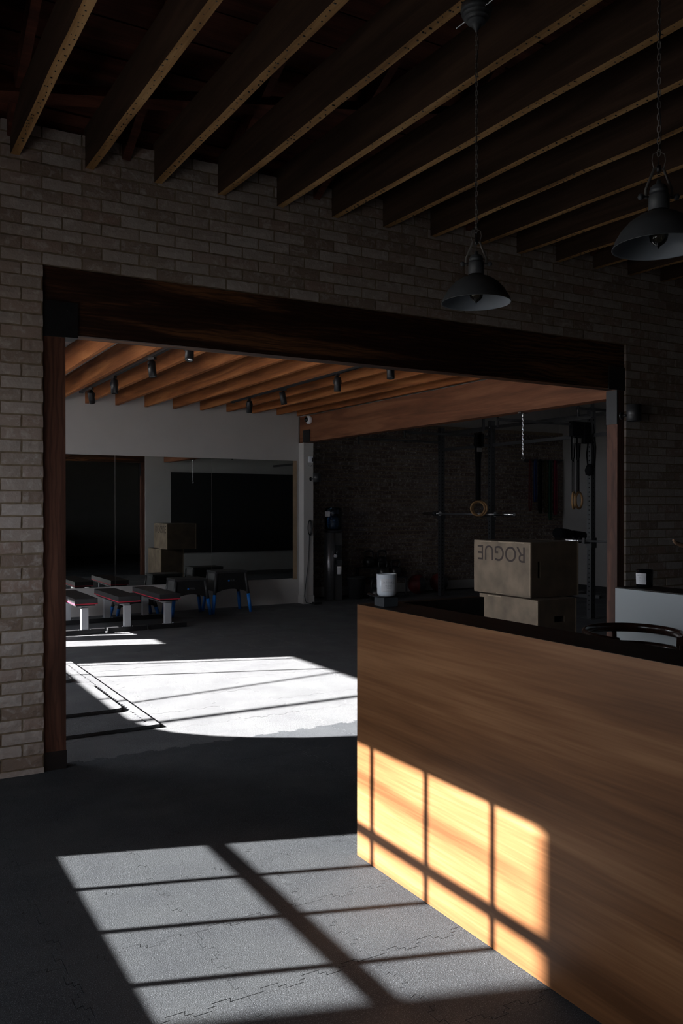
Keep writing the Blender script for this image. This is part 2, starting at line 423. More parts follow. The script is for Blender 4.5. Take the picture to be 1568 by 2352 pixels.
# ================================================================== FRONT CEILING
def jz(y): return 3.30-.0196*(YW-y)
ce = thing('ceiling', 'open timber roof with exposed joists above the reception', 'ceiling', (0, 0, 0), kind='structure')
def roofz(y): return 3.52+.49*(YW-y) if y > 1 else 3.52+.49*(YW-1)-.3*(1-y)
m = MB()
for ya, yb in ((5.0, 1.0), (1.0, -3.2)):
    vs = [m.bm.verts.new(p) for p in ((XL-.2, ya, roofz(ya)+.05), (7.8, ya, roofz(ya)+.05), (7.8, yb, roofz(yb)+.05), (XL-.2, yb, roofz(yb)+.05))]
    ws = [m.bm.verts.new(v.co+Vector((0, 0, .1))) for v in vs]
    m.bm.faces.new(vs); m.bm.faces.new(ws)
    for k in range(4): m.bm.faces.new((vs[k], vs[(k+1) % 4], ws[(k+1) % 4], ws[k]))
m.build('roof_sheathing', 'deck', ce)
ang = math.atan(.49)
bd = MB(); bd.box(XL, 7.6, -.095, .095, -.010, .010); bdm = bd.mesh('roof_board', 'deck')
for k in range(19):
    y = 4.80-k*.178; place(bdm, 'roof_board', ce, (0, y, roofz(y)+.03+random.uniform(-.004, .004)), (-ang, 0, 0))
rf = MB(); rf.box(0, .045, -2.15, 2.15, -.11, .0); rfm = rf.mesh('rafter', 'deck')
for k in range(-3, 15):
    x = .35+k*.61-.25
    place(rfm, 'rafter', ce, (x, 2.92, roofz(2.92)-.005), (-ang, 0, 0))
m = MB(); P0 = Vector((-.5, 4.70, 3.40)); P1 = Vector((.64, 4.53, 3.51)); d = (Vector((3.26, 3.99, 3.77))-P1).normalized()
Q = P1+d*6.5; P0 = P1-d*1.2
up = Vector((0, .44, .9)).normalized()
m.tube([P0, P1, P1+d*2.6, Q], .05, n=4, up=(0, .44, .9)); 
m.build('roof_brace', 'deck', ce)
# joists: nail-marked underside coloured paler than the sides
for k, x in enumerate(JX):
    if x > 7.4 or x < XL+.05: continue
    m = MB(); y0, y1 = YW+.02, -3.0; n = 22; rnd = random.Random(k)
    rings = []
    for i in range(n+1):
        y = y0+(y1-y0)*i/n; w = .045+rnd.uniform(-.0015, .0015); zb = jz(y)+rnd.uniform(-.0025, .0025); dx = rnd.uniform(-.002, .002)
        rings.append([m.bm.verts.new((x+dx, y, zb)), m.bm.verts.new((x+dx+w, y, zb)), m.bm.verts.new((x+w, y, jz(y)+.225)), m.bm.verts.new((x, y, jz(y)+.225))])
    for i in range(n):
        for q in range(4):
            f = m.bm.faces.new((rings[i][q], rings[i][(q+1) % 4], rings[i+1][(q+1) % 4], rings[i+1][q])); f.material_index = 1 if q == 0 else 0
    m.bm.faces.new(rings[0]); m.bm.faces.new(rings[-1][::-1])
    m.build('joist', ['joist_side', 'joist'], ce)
# nail holes left by an old plaster ceiling, along the joist undersides
m = MB(); rnd = random.Random(5)
for x in JX:
    if not (.3 < x < 6.5): continue
    y = YW-.1
    while y > .8:
        y -= rnd.uniform(.03, .07)
        for q in range(rnd.choice((1, 2))):
            xx = x+rnd.uniform(.008, .036); r_ = rnd.uniform(.001, .0026)
            m.box(xx-r_*rnd.uniform(.8, 3), xx+r_, y-r_, y+r_, jz(y)-.0033, jz(y)+.002)
o = m.build('nail_mark', 'steel_black', ce); o['kind'] = 'stuff'

# ================================================================== WINDOW WALL (left, outside the frame)
def wall_with_holes(x0, x1, outer, holes):
    bm = bmesh.new(); es = []
    for loop in [outer]+holes:
        vs = [bm.verts.new((0, y, z)) for y, z in loop]
        for k in range(len(vs)): es.append(bm.edges.new((vs[k], vs[(k+1) % len(vs)])))
    bmesh.ops.triangle_fill(bm, edges=es, use_beauty=True, use_dissolve=False)
    r_ = bmesh.ops.extrude_face_region(bm, geom=bm.faces[:])
    for v in [g for g in r_['geom'] if isinstance(g, bmesh.types.BMVert)]: v.co.x = x1
    for v in bm.verts:
        if v.co.x == 0: v.co.x = x0
    mb = MB(); mb.bm.free(); mb.bm = bm; return mb
rect = lambda y0, y1, z0, z1: [(y0, z0), (y1, z0), (y1, z1), (y0, z1)]
W1 = (2.754, 4.226, .94, 2.045)
big = [(5.84, 2.58), (5.84, 2.03)]+[(5.84+.62-.62*math.cos(t), 2.03-.60*math.sin(t)) for t in [R(a) for a in (15, 30, 45, 60, 75)]]+[(6.5, 1.43), (8.92, 1.43), (8.92, 2.58)]
wl = wall_with_holes(XL-.12, XL-.001, rect(-3.1, YB+.2, -.1, 5.9), [rect(*W1), rect(.95, 2.42, .94, 2.045), big, rect(9.95, 11.1, 1.3, 2.14)]).build('wall_left', 'white')
tag(wl, 'plastered street wall with windows left of the camera', 'wall', kind='structure')
def window(n, y0, y1, z0, z1, ny, nz, label, glass=True, bar=.022):
    w = thing(n, label, 'window', (0, 0, 0), kind='structure')
    x0, x1 = XL-.10, XL-.05
    m = MB(); f = .03
    m.box(x0, x1, y0-.001, y0+f*.4, z0, z1); m.box(x0, x1, y1-f*.4, y1+.001, z0, z1); m.box(x0, x1, y0, y1, z0-.001, z0+f*.4); m.box(x0, x1, y0, y1, z1-f*.4, z1+.001)
    m.build('window_frame', 'steel_black', w)
    for k in range(1, ny):
        y = y0+(y1-y0)*k/ny; box('muntin', 'steel_black', x0+.01, x1-.01, y-bar/2, y+bar/2, z0, z1, w)
    for k in range(1, nz):
        zc = z0+(z1-z0)*k/nz; box('muntin', 'steel_black', x0+.008, x1-.008, y0, y1, zc-bar*.8, zc+bar*.8, w)
    if glass:
        for i in range(ny):
            for j in range(nz):
                ya = y0+(y1-y0)*i/ny; za = z0+(z1-z0)*j/nz
                m = MB(); v = [m.bm.verts.new(p) for p in ((x0+.025, ya, za), (x0+.025, ya+(y1-y0)/ny, za), (x0+.025, ya+(y1-y0)/ny, za+(z1-z0)/nz), (x0+.025, ya, za+(z1-z0)/nz))]
                m.bm.faces.new(v); m.build('pane', 'pane', w)
window('window_1', *W1, 4, 3, 'twelve pane steel window that throws the grid of sunlight', True)
window('fill_window', .95, 2.42, .94, 2.045, 4, 3, 'unseen steel window added to let in more sky light', True)  # added out of view as sky fill for the reception
w3 = thing('window_3', 'wide high opening that lights the gym floor', 'window', kind='structure')
box('muntin', 'steel_black', XL-.08, XL-.05, 8.20, 8.225, 1.43, 2.58, w3)
box('muntin', 'steel_black', XL-.08, XL-.05, 8.78, 8.80, 1.43, 2.58, w3)
m = MB(); m.cyl((XL-1.6, 7.5, 2.21), (XL-1.6, 9.0, 3.91), .016, 8); m.build('awning_rod', 'steel_black', w3)
m = MB(); m.cyl((XL-2.6, 7.0, 2.38), (XL-2.6, 8.4, 4.56), .03, 8); m.build('awning_rod', 'steel_black', w3)
w4 = thing('window_4', 'small high opening beside the mirror wall', 'window', kind='structure')
box('muntin', 'steel_black', XL-.08, XL-.05, 10.36, 10.72, 1.3, 2.14, w4)

# outside: pavement and an unseen slab added to block sun
tag(box('pavement', 'asphalt', -40, XL-.13, -30, 40, -.3, -.05), 'pavement outside the windows', 'ground', kind='structure')
tag(box('sun_blocker', 'stucco', -7.3, -7.0, 2.75, 4.95, -.05, 5.7), 'unseen stucco slab added across the pavement to block sun', 'sun blocker', kind='structure')

# ================================================================== OTHER SHELL WALLS
tag(box('wall_back', 'room_dark', XL-.15, 7.8, -3.2, -3.0, -.1, 5.9), 'plain wall behind the camera', 'wall', kind='structure')
tag(box('wall_right', 'room_dark', 7.6, 7.75, -3.1, YW+.02, -.1, 5.9), 'side wall right of the reception', 'wall', kind='structure')
fwl = thing('wall_far', 'white wall around the gym mirrors', 'wall', (0, 0, 0), kind='structure')
box('wall_panel', 'white', XL-.12, 5.786, YM, YM+.15, -.1, 3.20, fwl)
box('wall_return', 'white', 5.70, 5.85, YM+.02, YB+.2, -.1, 3.85, fwl)
pl = thing('trim_2', 'white square pillar at the right end of the mirrors', 'pillar', (5.786, YM-.16, 0), kind='structure')
box('pillar_shaft', 'white', 0, .16, 0, .16, 0, 2.39, pl, .003, 1)
box('pillar_plinth', 'white', -.012, .172, -.012, .16, 0, .12, pl, .003, 1)
tag(box('wall_gym_right', 'grey_wall', XR, XR+.15, YW+.09, YB+.15, -.1, 3.8), 'pale grey wall behind the squat rack', 'wall', kind='structure')
# far brick wall
fb = thing('wall_gym_brick', 'dark brick wall behind the squat rack with a pale strip above', 'wall', (0, 0, 0), kind='structure')
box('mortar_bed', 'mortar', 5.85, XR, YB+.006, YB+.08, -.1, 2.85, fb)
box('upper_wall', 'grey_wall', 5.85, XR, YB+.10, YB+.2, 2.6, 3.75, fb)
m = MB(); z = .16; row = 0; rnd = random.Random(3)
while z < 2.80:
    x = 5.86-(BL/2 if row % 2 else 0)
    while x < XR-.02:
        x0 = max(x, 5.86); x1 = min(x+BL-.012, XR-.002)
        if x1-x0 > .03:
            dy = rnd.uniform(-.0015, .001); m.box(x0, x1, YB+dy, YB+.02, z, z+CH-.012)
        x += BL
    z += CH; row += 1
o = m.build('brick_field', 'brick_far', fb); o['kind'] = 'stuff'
tag(box('baseboard_far', 'grey_wall', 5.86, XR-.01, YB-.02, YB-.006, 0, .15, None, .003, 1), 'pale baseboard under the dark brick wall', 'baseboard', kind='structure')
# gym ceiling
c2 = thing('ceiling.001', 'gym ceiling of orange brown joists on white boards', 'ceiling', (0, 0, 0), kind='structure')
box('ceiling_board', 'white', XL-.1, 5.95, YW+.10, YM+.1, 3.035, 3.1, c2)
box('fascia', 'white', 5.94, 6.0, YW+.10, YM+.1, 2.78, 3.66, c2)
box('ceiling_board', 'grey_wall', 5.9, XR+.1, YW+.10, YB+.2, 3.65, 3.75, c2)
JF = [3.04+.3965*k for k in range(-9, 7)]+[5.752]
for k, x in enumerate(JF):
    if x < XL+.05: continue
    box('joist', 'joist_far', x, x+.045, YW+.152, YM+.0, 2.795, 3.033, c2, .002, 1)
tag(box('trim_3', 'girder', 5.80, 5.94, YW+.152, YM-.005, 2.395, 2.78, None, .004, 1), 'deep orange brown girder across the gym ceiling', 'beam', kind='structure')
gb = bpy.data.objects['trim_3']
m = MB(); m.box(5.783, 5.80, YM-.34, YM-.14, 2.393, 2.57); m.build('girder_bracket', 'steel_black', gb)

# ================================================================== MIRRORS
mir = thing('wall_mirror', 'long wall mirror of three sheets above the benches', 'mirror', (0, YM, 0))
for a, b in ((.35, 1.69), (1.695, 3.03), (3.036, 4.398), (4.404, 5.68)):
    box('mirror_sheet', 'mirror', a, b, -.008, -.002, .375, 2.125, mir)
box('mirror_frame', 'frame_wood', 5.683, 5.745, -.014, -.001, .36, 2.125, mir, .002, 1)
tag(box('board_panel', 'black_board', 5.95, 8.95, YW+.152, YW+.18, .44, 2.19), 'black board on the back of the brick wall, seen only in the mirror', 'board')
# framed prints on the wall behind the camera, seen only in the mirror
for k, (x0, x1) in enumerate(((.4, 1.5), (2.3, 3.2))):
    t = thing('framed_picture', ['mottled framed print on the back wall, wide one', 'mottled framed print on the back wall, narrow one'][k], 'picture', (x0, -2.998, 1.2))
    box('picture_frame', 'steel_black', 0, x1-x0, 0, .03, 0, 1.3, t); box('print', 'art', .04, x1-x0-.04, .03, .033, .04, 1.26, t)

# ================================================================== RECEPTION DESK
DX, DY, DH = 1.795, 2.98, 1.035
dk = thing('reception_desk', 'long reception desk with a warm wood veneer front and black ledge', 'desk', (DX, DY, 0))
box('front_panel', 'panel_wood', 0, .02, -5.2, 0, .001, DH-.001, dk, .0008, 1)
box('inner_panel', 'ledge', .022, .19, -5.2, -.002, .001, DH-.02, dk)
box('ledge', 'ledge', .0012, .197, -5.2, 0, DH-.018, DH, dk, .001, 1)
box('return_panel', 'ledge', .20, .63, -.045, 0, .001, DH, dk, .001, 1)
box('worktop', 'ledge', .20, .70, -5.2, -.05, .72, .75, dk, .002, 1)
wg = thing('back_counter', 'pale grey back counter with a dark top behind the desk chair', 'counter', (3.30, DY, 0))
box('counter_body', 'wing_white', 0, .20, -5.2, 0, .001, DH-.006, wg, .002, 1)
box('counter_top', 'ledge', 0.002, .205, -5.2, 0, DH-.005, DH, wg, .001, 1)

# candles
st = thing('candle_stand', 'small black block stand with a curved tray, at the desk end', 'stand', (1.865, 2.87, DH))
box('block', 'lamp_grey', -.033, .033, -.036, .036, .0005, .036, st, .002, 2)
m = MB(); pts = [(-.068, .03, .052), (-.05, .015, .043), (-.03, 0, .0385), (.0, 0, .0385), (.036, 0, .040)]; m.tube(pts, .01, n=8, flat=(.038, .0022), up=(0, 0, 1)); m.build('curved_tray', 'steel_black', st)
def candle(name, label, loc, mat, rz, s=1):
    t = thing(name, label, 'candle', loc, rz, 'jar candles')
    m = MB(); m.lathe([(0, 0), (.030*s, 0), (.037*s, .004*s), (.0395*s, .012*s), (.0415*s, .088*s), (.0405*s, .089*s), (.0390*s, .088*s), (.037*s, .055*s), (0, .055*s)], 40); m.build('jar', mat, t)
    m = MB(); m.lathe([(0, .0552*s), (.036*s, .0552*s), (.036*s, .060*s), (0, .060*s)], 24); m.build('wax', 'wax', t)
    m = MB(); m.cyl((0, 0, .058*s), (.002, 0, .070*s), .0012, 6); m.build('wick', 'steel_black', t)
    m = MB(); n = 16; a0, a1 = R(205), R(290)
    lo = []; hi = []
    for k in range(n+1):
        a = a0+(a1-a0)*k/n
        lo.append(m.bm.verts.new((.0407*s*math.cos(a), .0407*s*math.sin(a), .018*s))); hi.append(m.bm.verts.new((.0421*s*math.cos(a), .0421*s*math.sin(a), .072*s)))
    for k in range(n): m.bm.faces.new((lo[k], lo[k+1], hi[k+1], hi[k]))
    m.build('paper_label', 'paper', t)
    return t
def label_text(t, lines, s, mat='ink', ac=248):
    for txt, z, sz in lines:
        # one short line bent round the jar: place letters one at a time
        n = len(txt); wch = sz*.62
        for i, ch in enumerate(txt):
            if ch == ' ': continue
            a = R(ac)+(i-(n-1)/2)*wch/(.042*s)
            r_ = .0422*s+.0002
            o = text(ch, sz, mat, t, (r_*math.cos(a), r_*math.sin(a), z), (R(90), 0, a+R(90)), 'letter', .0001)
wc = candle('jar_candle', 'white glazed jar candle on the black block stand', (1.868, 2.87, DH+.0405), 'ceramic', 0)
label_text(wc, [('The Training Gr', .0585, .0050), ('made and poured', .046, .0030), ('scented candle', .0395, .0030), ('hand made', .033, .0030), ('net weight', .0265, .0030)], 1)
for zz, a, b in ((.0632, 215, 283), (.052, 215, 283), (.022, 215, 283)):
    pts = [(.0423*math.cos(R(q)), .0423*math.sin(R(q)), zz) for q in range(a, b, 6)]; m = MB(); m.tube(pts, .00025, n=4); m.build('label_rule', 'ink', wc)
bc = candle('jar_candle', 'black glass jar candle with a white label on the pale back counter', (3.40, 2.885, DH+.0005), 'dark_glass', R(-58), 1.0)
label_text(bc, [('made in small', .060, .0035), ('batches', .050, .0035), ('scent', .036, .003), ('soy wax', .026, .003)], 1)

# desk chair: low curved rails round a round seat
ch = thing('desk_chair', 'glossy dark brown bentwood chair tucked behind the desk', 'chair', (2.955, 2.565, 0), R(0))
m = MB(); m.lathe([(0, .60), (.19, .60), (.205, .612), (.205, .628), (.19, .64), (0, .635)], 36); m.build('seat', 'chair', ch)
def arc(r_, z, a0, a1, n=28, dz=0): return [(r_*math.cos(R(a0+(a1-a0)*k/n)), r_*math.sin(R(a0+(a1-a0)*k/n)), z+dz*math.sin(math.pi*k/n)) for k in range(n+1)]
m = MB(); m.tube(arc(.208, .868, -75, 205, 30, .012), .02, n=10, flat=(.011, .021), up=(0, 0, 1)); m.build('top_rail', 'chair', ch)
m = MB(); m.tube(arc(.196, .795, -35, 150, 28), .02, n=10, flat=(.009, .026), up=(0, 0, 1)); m.build('lower_rail', 'chair', ch)
for a in (-70, -25, 65, 145, 200):
    c, s_ = math.cos(R(a)), math.sin(R(a)); m = MB(); m.tube([(.17*c, .17*s_, .62), (.20*c, .20*s_, .75), (.207*c, .207*s_, .86)], .011, n=8); m.build('back_post', 'chair', ch)
for a in (45, 135, 225, 315):
    c, s_ = math.cos(R(a)), math.sin(R(a)); m = MB(); m.tube([(.15*c, .15*s_, .605), (.19*c, .19*s_, .3), (.21*c, .21*s_, 0.001)], [.016, .014, .011], n=8); m.build('leg', 'chair', ch)
m = MB(); m.tube(arc(.185, .25, 0, 348, 28), .009, n=8, closed=True); m.build('foot_ring', 'chair', ch)
# second chair beyond the back counter: only the tip of its pale crest rail enters the frame
c3 = thing('bar_chair', 'pale bentwood bar chair at the right edge, only its crest rail tip showing', 'chair', (3.885, 2.735, 0), R(-30))
m = MB(); m.lathe([(0, .72), (.17, .72), (.185, .735), (.17, .75), (0, .745)], 28); m.build('seat', 'chair', c3)
m = MB(); m.tube([(-.27, .10, 1.262), (-.245, .13, 1.247), (-.20, .16, 1.232), (-.12, .19, 1.222), (0, .20, 1.218), (.12, .19, 1.222), (.22, .15, 1.24), (.27, .10, 1.262)], [.005, .009, .012, .013, .014, .013, .011, .006], n=8); m.build('crest_rail', 'chair_light', c3)
for s_ in (-1, 1):
    m = MB(); m.tube([(s_*.11, .15, .74), (s_*.10, .18, 1.0), (s_*.09, .193, 1.222)], .009, n=8); m.build('back_post', 'chair', c3)
    for f in (-1, 1): m = MB(); m.tube([(s_*.12, f*.12, .725), (s_*.16, f*.16, 0.001)], [.014, .011], n=8); m.build('leg', 'chair', c3)

# ================================================================== PENDANT LAMPS
def pendant(loc, label, top):
    X, Y, Zr = loc
    t = thing('pendant_lamp', label, 'lamp', (X, Y, Zr), 0, 'grey pendant lamps over the desk')
    R0 = .125
    prof = [(.0285, .100), (.032, .094), (.055, .086), (.080, .069), (.102, .045), (.117, .020), (R0, .0), (R0+.001, -.002), (R0-.0015, -.002)]
    inn = [(R0-.004, .001), (.113, .020), (.098, .043), (.076, .066), (.052, .082), (.028, .090)]
    m = MB(); m.lathe(prof+inn, 56, close=True)
    for f in m.bm.faces:
        c = f.calc_center_median(); rr = math.hypot(c.x, c.y)
    me = m.mesh('shade', ['lamp_grey', 'lamp_in'])
    for p in me.polygons:
        n_ = p.normal; c = p.center
        if n_.x*c.x+n_.y*c.y < -.0001 and c.z < .089 : p.material_index = 1
    place(me, 'shade', t)
    m = MB(); m.lathe([(0, .088), (.0285, .088), (.0285, .140), (.0275, .145), (.0235, .146), (.0235, .151), (.0255, .153), (.0255, .158), (.0235, .160), (.0235, .165), (.018, .170), (.008, .174), (.005, .186), (0, .188)], 32); m.build('socket_housing', 'lamp_grey', t)
    m = MB()
    for s_ in (-1, 1):
        a = R(-30); c, q = math.cos(a)*s_, math.sin(a)*s_
        m.cyl((.027*c, .027*q, .139), (.044*c, .044*q, .139), .0025, 8)
        m.cyl((.040*c, .040*q, .139), (.042*c, .042*q, .139), .0045, 8)
        m.lathe([(0, -.009), (.006, -.007), (.009, 0), (.006, .007), (0, .009)], 12, (.050*c, .050*q, .139))
    m.build('thumbscrew', 'lamp_grey', t)
    m = MB(); a = R(-30); c, q = math.cos(a), math.sin(a)
    pts = [(-.036, .133), (-.036, .160), (-.013, .218), (.013, .218), (.036, .160), (.036, .133)]
    m.tube([(x*c, x*q, z) for x, z in pts], .002, n=6, flat=(.0045, .0012), up=(-q, c, 0)); m.build('yoke', 'chain', t)
    m = MB(); pts = [(-.013, .217), (-.019, .240), (-.016, .258), (0, .266), (.016, .258), (.019, .240), (.013, .217)]
    m.tube([(x*c, x*q, z) for x, z in pts], .0013, n=6); m.build('hanging_loop', 'chain', t)
    m = MB()
    pts = [(.0035*math.cos(k*1.1), .0035*math.sin(k*1.1), .174+k*.0011) for k in range(36)]; m.tube(pts, .0011, n=5)
    m.cyl((0, 0, .209), (0, 0, .226), .006, 10)
    pts = [(.006*math.sin(k*.35)+.002, .005*math.cos(k*.3), .226+(top-.10-Zr-.226)*k/60) for k in range(61)]; m.tube(pts, .0016, n=5)
    m.build('cable', 'steel_black', t)
    # bulb
    m = MB(); m.lathe([(0, -.006), (.002, -.003), (.004, .001), (.014, .007), (.0225, .017), (.0255, .030), (.024, .050), (.018, .070), (.013, .085)], 28); b = m.build('bulb', 'bulb', t)
    m = MB(); m.cyl((0, 0, .04), (0, 0, .09), .0025, 8)
    pts = [(.008*math.cos(k*.9), .008*math.sin(k*.9), .045 if k % 2 else .020) for k in range(14)]; m.tube(pts, .0004, n=4); m.build('filament', 'chrome', b)
    # chain
    m = MB(); z = .262; k = 0; H = .021; zt = top-Zr-.086
    nl = int((zt-z)/.0165); step = (zt-z)/nl
    for k in range(nl+1):
        zc = z+k*step; pts = []
        for q in range(14):
            an = 2*math.pi*q/14; dx = .0048*math.cos(an); dz = math.copysign(abs(math.sin(an))**.7, math.sin(an))*H*.5
            pts.append((dx*.8, dx*.6, zc+dz) if k % 2 else (-dx*.4, dx*.9, zc+dz))
        m.tube(pts, .0012, n=5, closed=True)
    m.build('chain', 'chain', t)
    m = MB(); T = top-Zr
    m.lathe([(0, -.094), (.005, -.094), (.007, -.088), (.012, -.082), (.016, -.077), (.017, -.072), (.024, -.068), (.034, -.062), (.036, -.057), (.034, -.054), (.044, -.049), (.047, -.045), (.045, -.041), (.052, -.036), (.054, -.032), (.052, -.028), (.0565, -.022), (.058, -.018), (.056, -.013), (.056, 0.0), (0, 0)], 40, (0, 0, T-.001)); m.build('ceiling_rose', 'lamp_grey', t)
    m = MB(); dz = .0196
    for k in range(34):
        y = -.115+k*.007; m.lathe([(.0018, -.0026), (.0034, 0), (.0018, .0026)], 7, (0.0, 0, 0))
        for v in m.bm.verts[-21:]:
            v.co = Vector((v.co.x, y+v.co.z, T-.026+v.co.y))
    m.build('threaded_rod', 'chrome', t)
    return t
pendant((1.965, 2.425, 2.178), 'grey metal pendant lamp hanging whole over the far end of the desk', jz(2.425))
pendant((1.950, 1.608, 2.160), 'grey metal pendant lamp cut by the right edge of the picture', jz(1.608))
# small hook screwed in a joist
hx, hy = 2.325, 1.80
m = MB(); m.tube([(0, 0, .004), (0, 0, -.02), (.008, 0, -.034), (.02, 0, -.034), (.026, 0, -.022)], .002, n=6)
o = m.build('ceiling_hook', 'chain', None, (hx, hy, jz(hy)-.002)); tag(o, 'small metal hook under a joist at the right edge', 'hook')

# ================================================================== SCONCES
def sconce(loc, rz, label):
    t = thing('wall_sconce', label, 'lamp', loc, rz, 'black cylinder wall lamps')
    m = MB(); m.lathe([(0, -.060), (.050, -.060), (.054, -.066), (.057, -.066), (.057, .066), (.054, .066), (.050, .060), (0, .060)], 36); m.build('cylinder_shade', 'rack', t)
    m = MB(); m.cyl((-.05, .0, -.02), (-.088, .03, -.02), .009, 10); m.build('arm', 'steel_black', t)
    m = MB(); m.cyl((-.085, .028, -.02), (-.095, .036, -.02), .03, 20); m.build('back_plate', 'steel_black', t)
sconce((5.392, YW-.075, 2.185), R(0), 'black cylinder sconce right of the opening on the brick wall')
bpy.data.objects['wall_sconce'].rotation_euler = (0, 0, R(-30))
sconce((5.97, YM-.23, 1.875), R(-30), 'black cylinder sconce on the white pillar beside the far mirror')

# ================================================================== TRACK LIGHTS
def track(x, ys, labels, tl):
    t = thing('lighting_track', tl, 'light track', (x, 0, 2.793), 0, 'ceiling light tracks')
    m = MB(); m.box(-.017, .017, 4.93, 10.08, -.022, -.0005); m.bevel(.003, 1); m.build('rail', 'steel_black', t)
    m = MB(); m.box(-.02, .02, 10.06, 10.12, -.025, -.0005); m.build('end_cap', 'steel_black', t)
    for (y, tilt, az), lb in zip(ys, labels):
        h = thing('track_spotlight', lb, 'spotlight', (x, y, 2.771), az, 'track spotlights under the gym joists')
        box('adapter', 'steel_black', -.016, .016, -.04, .04, -.022, -.0005, h, .002, 1)
        m = MB(); m.cyl((0, 0, -.02), (0, 0, -.05), .007, 8); m.tube([(-.036, 0, -.10), (-.036, 0, -.065), (-.02, 0, -.05), (.02, 0, -.05), (.036, 0, -.065), (.036, 0, -.10)], .004, n=6, flat=(.007, .002), up=(0, 1, 0)); m.build('yoke', 'steel_black', h)
        m = MB(); m.lathe([(0, .072), (.030, .072), (.035, .066), (.035, -.07), (.031, -.07), (.029, -.05), (0, -.05)], 28)
        o = m.build('can', 'steel_black', h, (0, 0, -.105), (tilt, 0, 0))
        m = MB(); m.lathe([(0, -.052), (.012, -.054), (.0285, -.066), (.030, -.069), (.0285, -.070), (.012, -.060), (0, -.058)], 24); m.build('lens', 'chrome', o)
track(2.32, [(9.62, R(38), R(-30)), (8.66, R(0), 0), (7.40, R(-8), R(25)), (6.43, R(-14), R(-30))],
      ['tilted black spotlight at the far end of the left track', 'upright black spotlight second from the far end of the left track', 'large black spotlight hanging below the left track beside the timber post side', 'black spotlight with a silver face just under the dark header, left track'],
      'black track on the joists at the left of the gym')
track(4.22, [(9.57, R(22), R(-20)), (8.63, R(-10), R(60)), (7.39, R(6), R(-20)), (6.42, R(-14), R(-30))],
      ['tilted black spotlight at the far end of the right track', 'black spotlight second from the far end of the right track', 'long black spotlight in front of the deep girder, right track', 'black spotlight half hidden by the dark header, right track'],
      'black track on the joists at the centre of the gym')

# camera dome
t = thing('security_camera', 'white dome security camera on the girder above the pillar', 'camera', (5.797, 10.95, 2.71))
m = MB(); m.lathe([(0, 0), (.055, 0), (.06, .01), (.06, .045), (.045, .06), (0, .06)], 28); m.build('housing', 'ceramic', t, (0, 0, 0), (0, R(-90), 0))
m = MB(); m.lathe([(.038, .055), (.036, .075), (.02, .092), (0, .097)], 24); m.build('dome', 'dark_glass', t, (0, 0, 0), (0, R(-90), 0))

# ================================================================== PILLAR FITTINGS
PY = YM-.16
t = thing('wall_sensor', 'small white box high on the white pillar', 'sensor', (5.895, PY-.001, 2.14)); box('case', 'ceramic', -.03, .03, -.03, 0, -.045, .045, t, .004, 2); box('window_strip', 'dark_glass', .008, .028, -.032, -.0295, -.03, .03, t)
m = MB(); pts = [(-.03, -.01, -.03), (-.05, -.012, -.055), (-.04, -.012, -.09), (0, -.012, -.10), (.03, -.012, -.07)]; m.tube(pts, .003, n=6); m.build('lead', 'grey_plastic', t)
t = thing('power_cord', 'black cord coiled on the white pillar and trailing to the floor', 'cord', (5.876, PY-.015, 0))
m = MB()
for q in range(4):
    pts = [((.024+.004*q)*math.sin(a), -.004*q, 1.13+(.10+.005*q)*math.cos(a)) for a in [k*2*math.pi/18 for k in range(18)]]; m.tube(pts, .005, n=6, closed=True)
m.build('coil', 'steel_black', t)
m = MB(); m.tube([(0, 0, 1.03), (-.01, 0, .8), (-.03, 0, .55), (-.07, -.01, .3), (-.10, -.03, .12), (-.09, -.06, .03), (-.02, -.10, .01), (.05, -.10, .01)], .006, n=6); m.build('lead', 'steel_black', t)
m = MB(); m.box(.0, .12, -.16, -.08, .001, .035); m.bevel(.01, 2); m.build('plug_block', 'steel_black', t)

# ================================================================== WATER COOLER
t = thing('water_cooler', 'tall black water cooler with a blue bottle beside the white pillar', 'water cooler', (6.46, 11.45, 0), R(-25))
m = MB(); m.cyl((-.055, -.01, .001), (-.055, -.01, 1.04), .085, 32); m.build('column', 'steel', t)
box('cabinet', 'plastic', -.12, .135, -.02, .15, .001, 1.04, t, .01, 2)
m = MB(); m.lathe([(.0, 1.0401), (.125, 1.0401), (.14, 1.06), (.135, 1.075), (0, 1.075)], 32); m.build('collar', 'plastic', t)
m = MB(); m.lathe([(.05, 1.072), (.10, 1.078), (.134, 1.10), (.134, 1.17), (.128, 1.18), (.134, 1.19), (.134, 1.26), (.128, 1.27), (.134, 1.28), (.134, 1.39), (.12, 1.42), (.10, 1.43), (0, 1.43)], 40); b = m.build('bottle', 'bottle', t)
m = MB(); m.lathe([(.049, 1.0725), (.098, 1.082), (.131, 1.102), (.131, 1.33), (0, 1.331)], 32); m.build('water', 'bottle', b)
box('sticker', 'paper', -.135, -.06, -.128, -.118, 1.29, 1.37, b)
box('recess', 'dark_glass', .02, .12, -.04, -.021, .55, .85, t, .004, 1)
m = MB(); m.cyl((.05, -.04, .76), (.05, -.09, .75), .014, 10); m.cyl((.05, -.08, .755), (.05, -.08, .71), .009, 10); m.build('tap', 'chrome', t)
m = MB(); m.lathe([(0, 0), (.022, 0), (.03, .02), (.022, .045), (0, .05)], 16, (.03, -.10, .66)); m.build('tap_button', 'ceramic', t)
m = MB(); m.lathe([(.0, 0), (.034, 0), (.04, .10), (.038, .12), (0, .12)], 20, (.09, -.10, .40)); m.build('cup_tube', 'paper', t)
box('cup_holder', 'plastic', .05, .13, -.09, -.015, .39, .62, t, .01, 2)

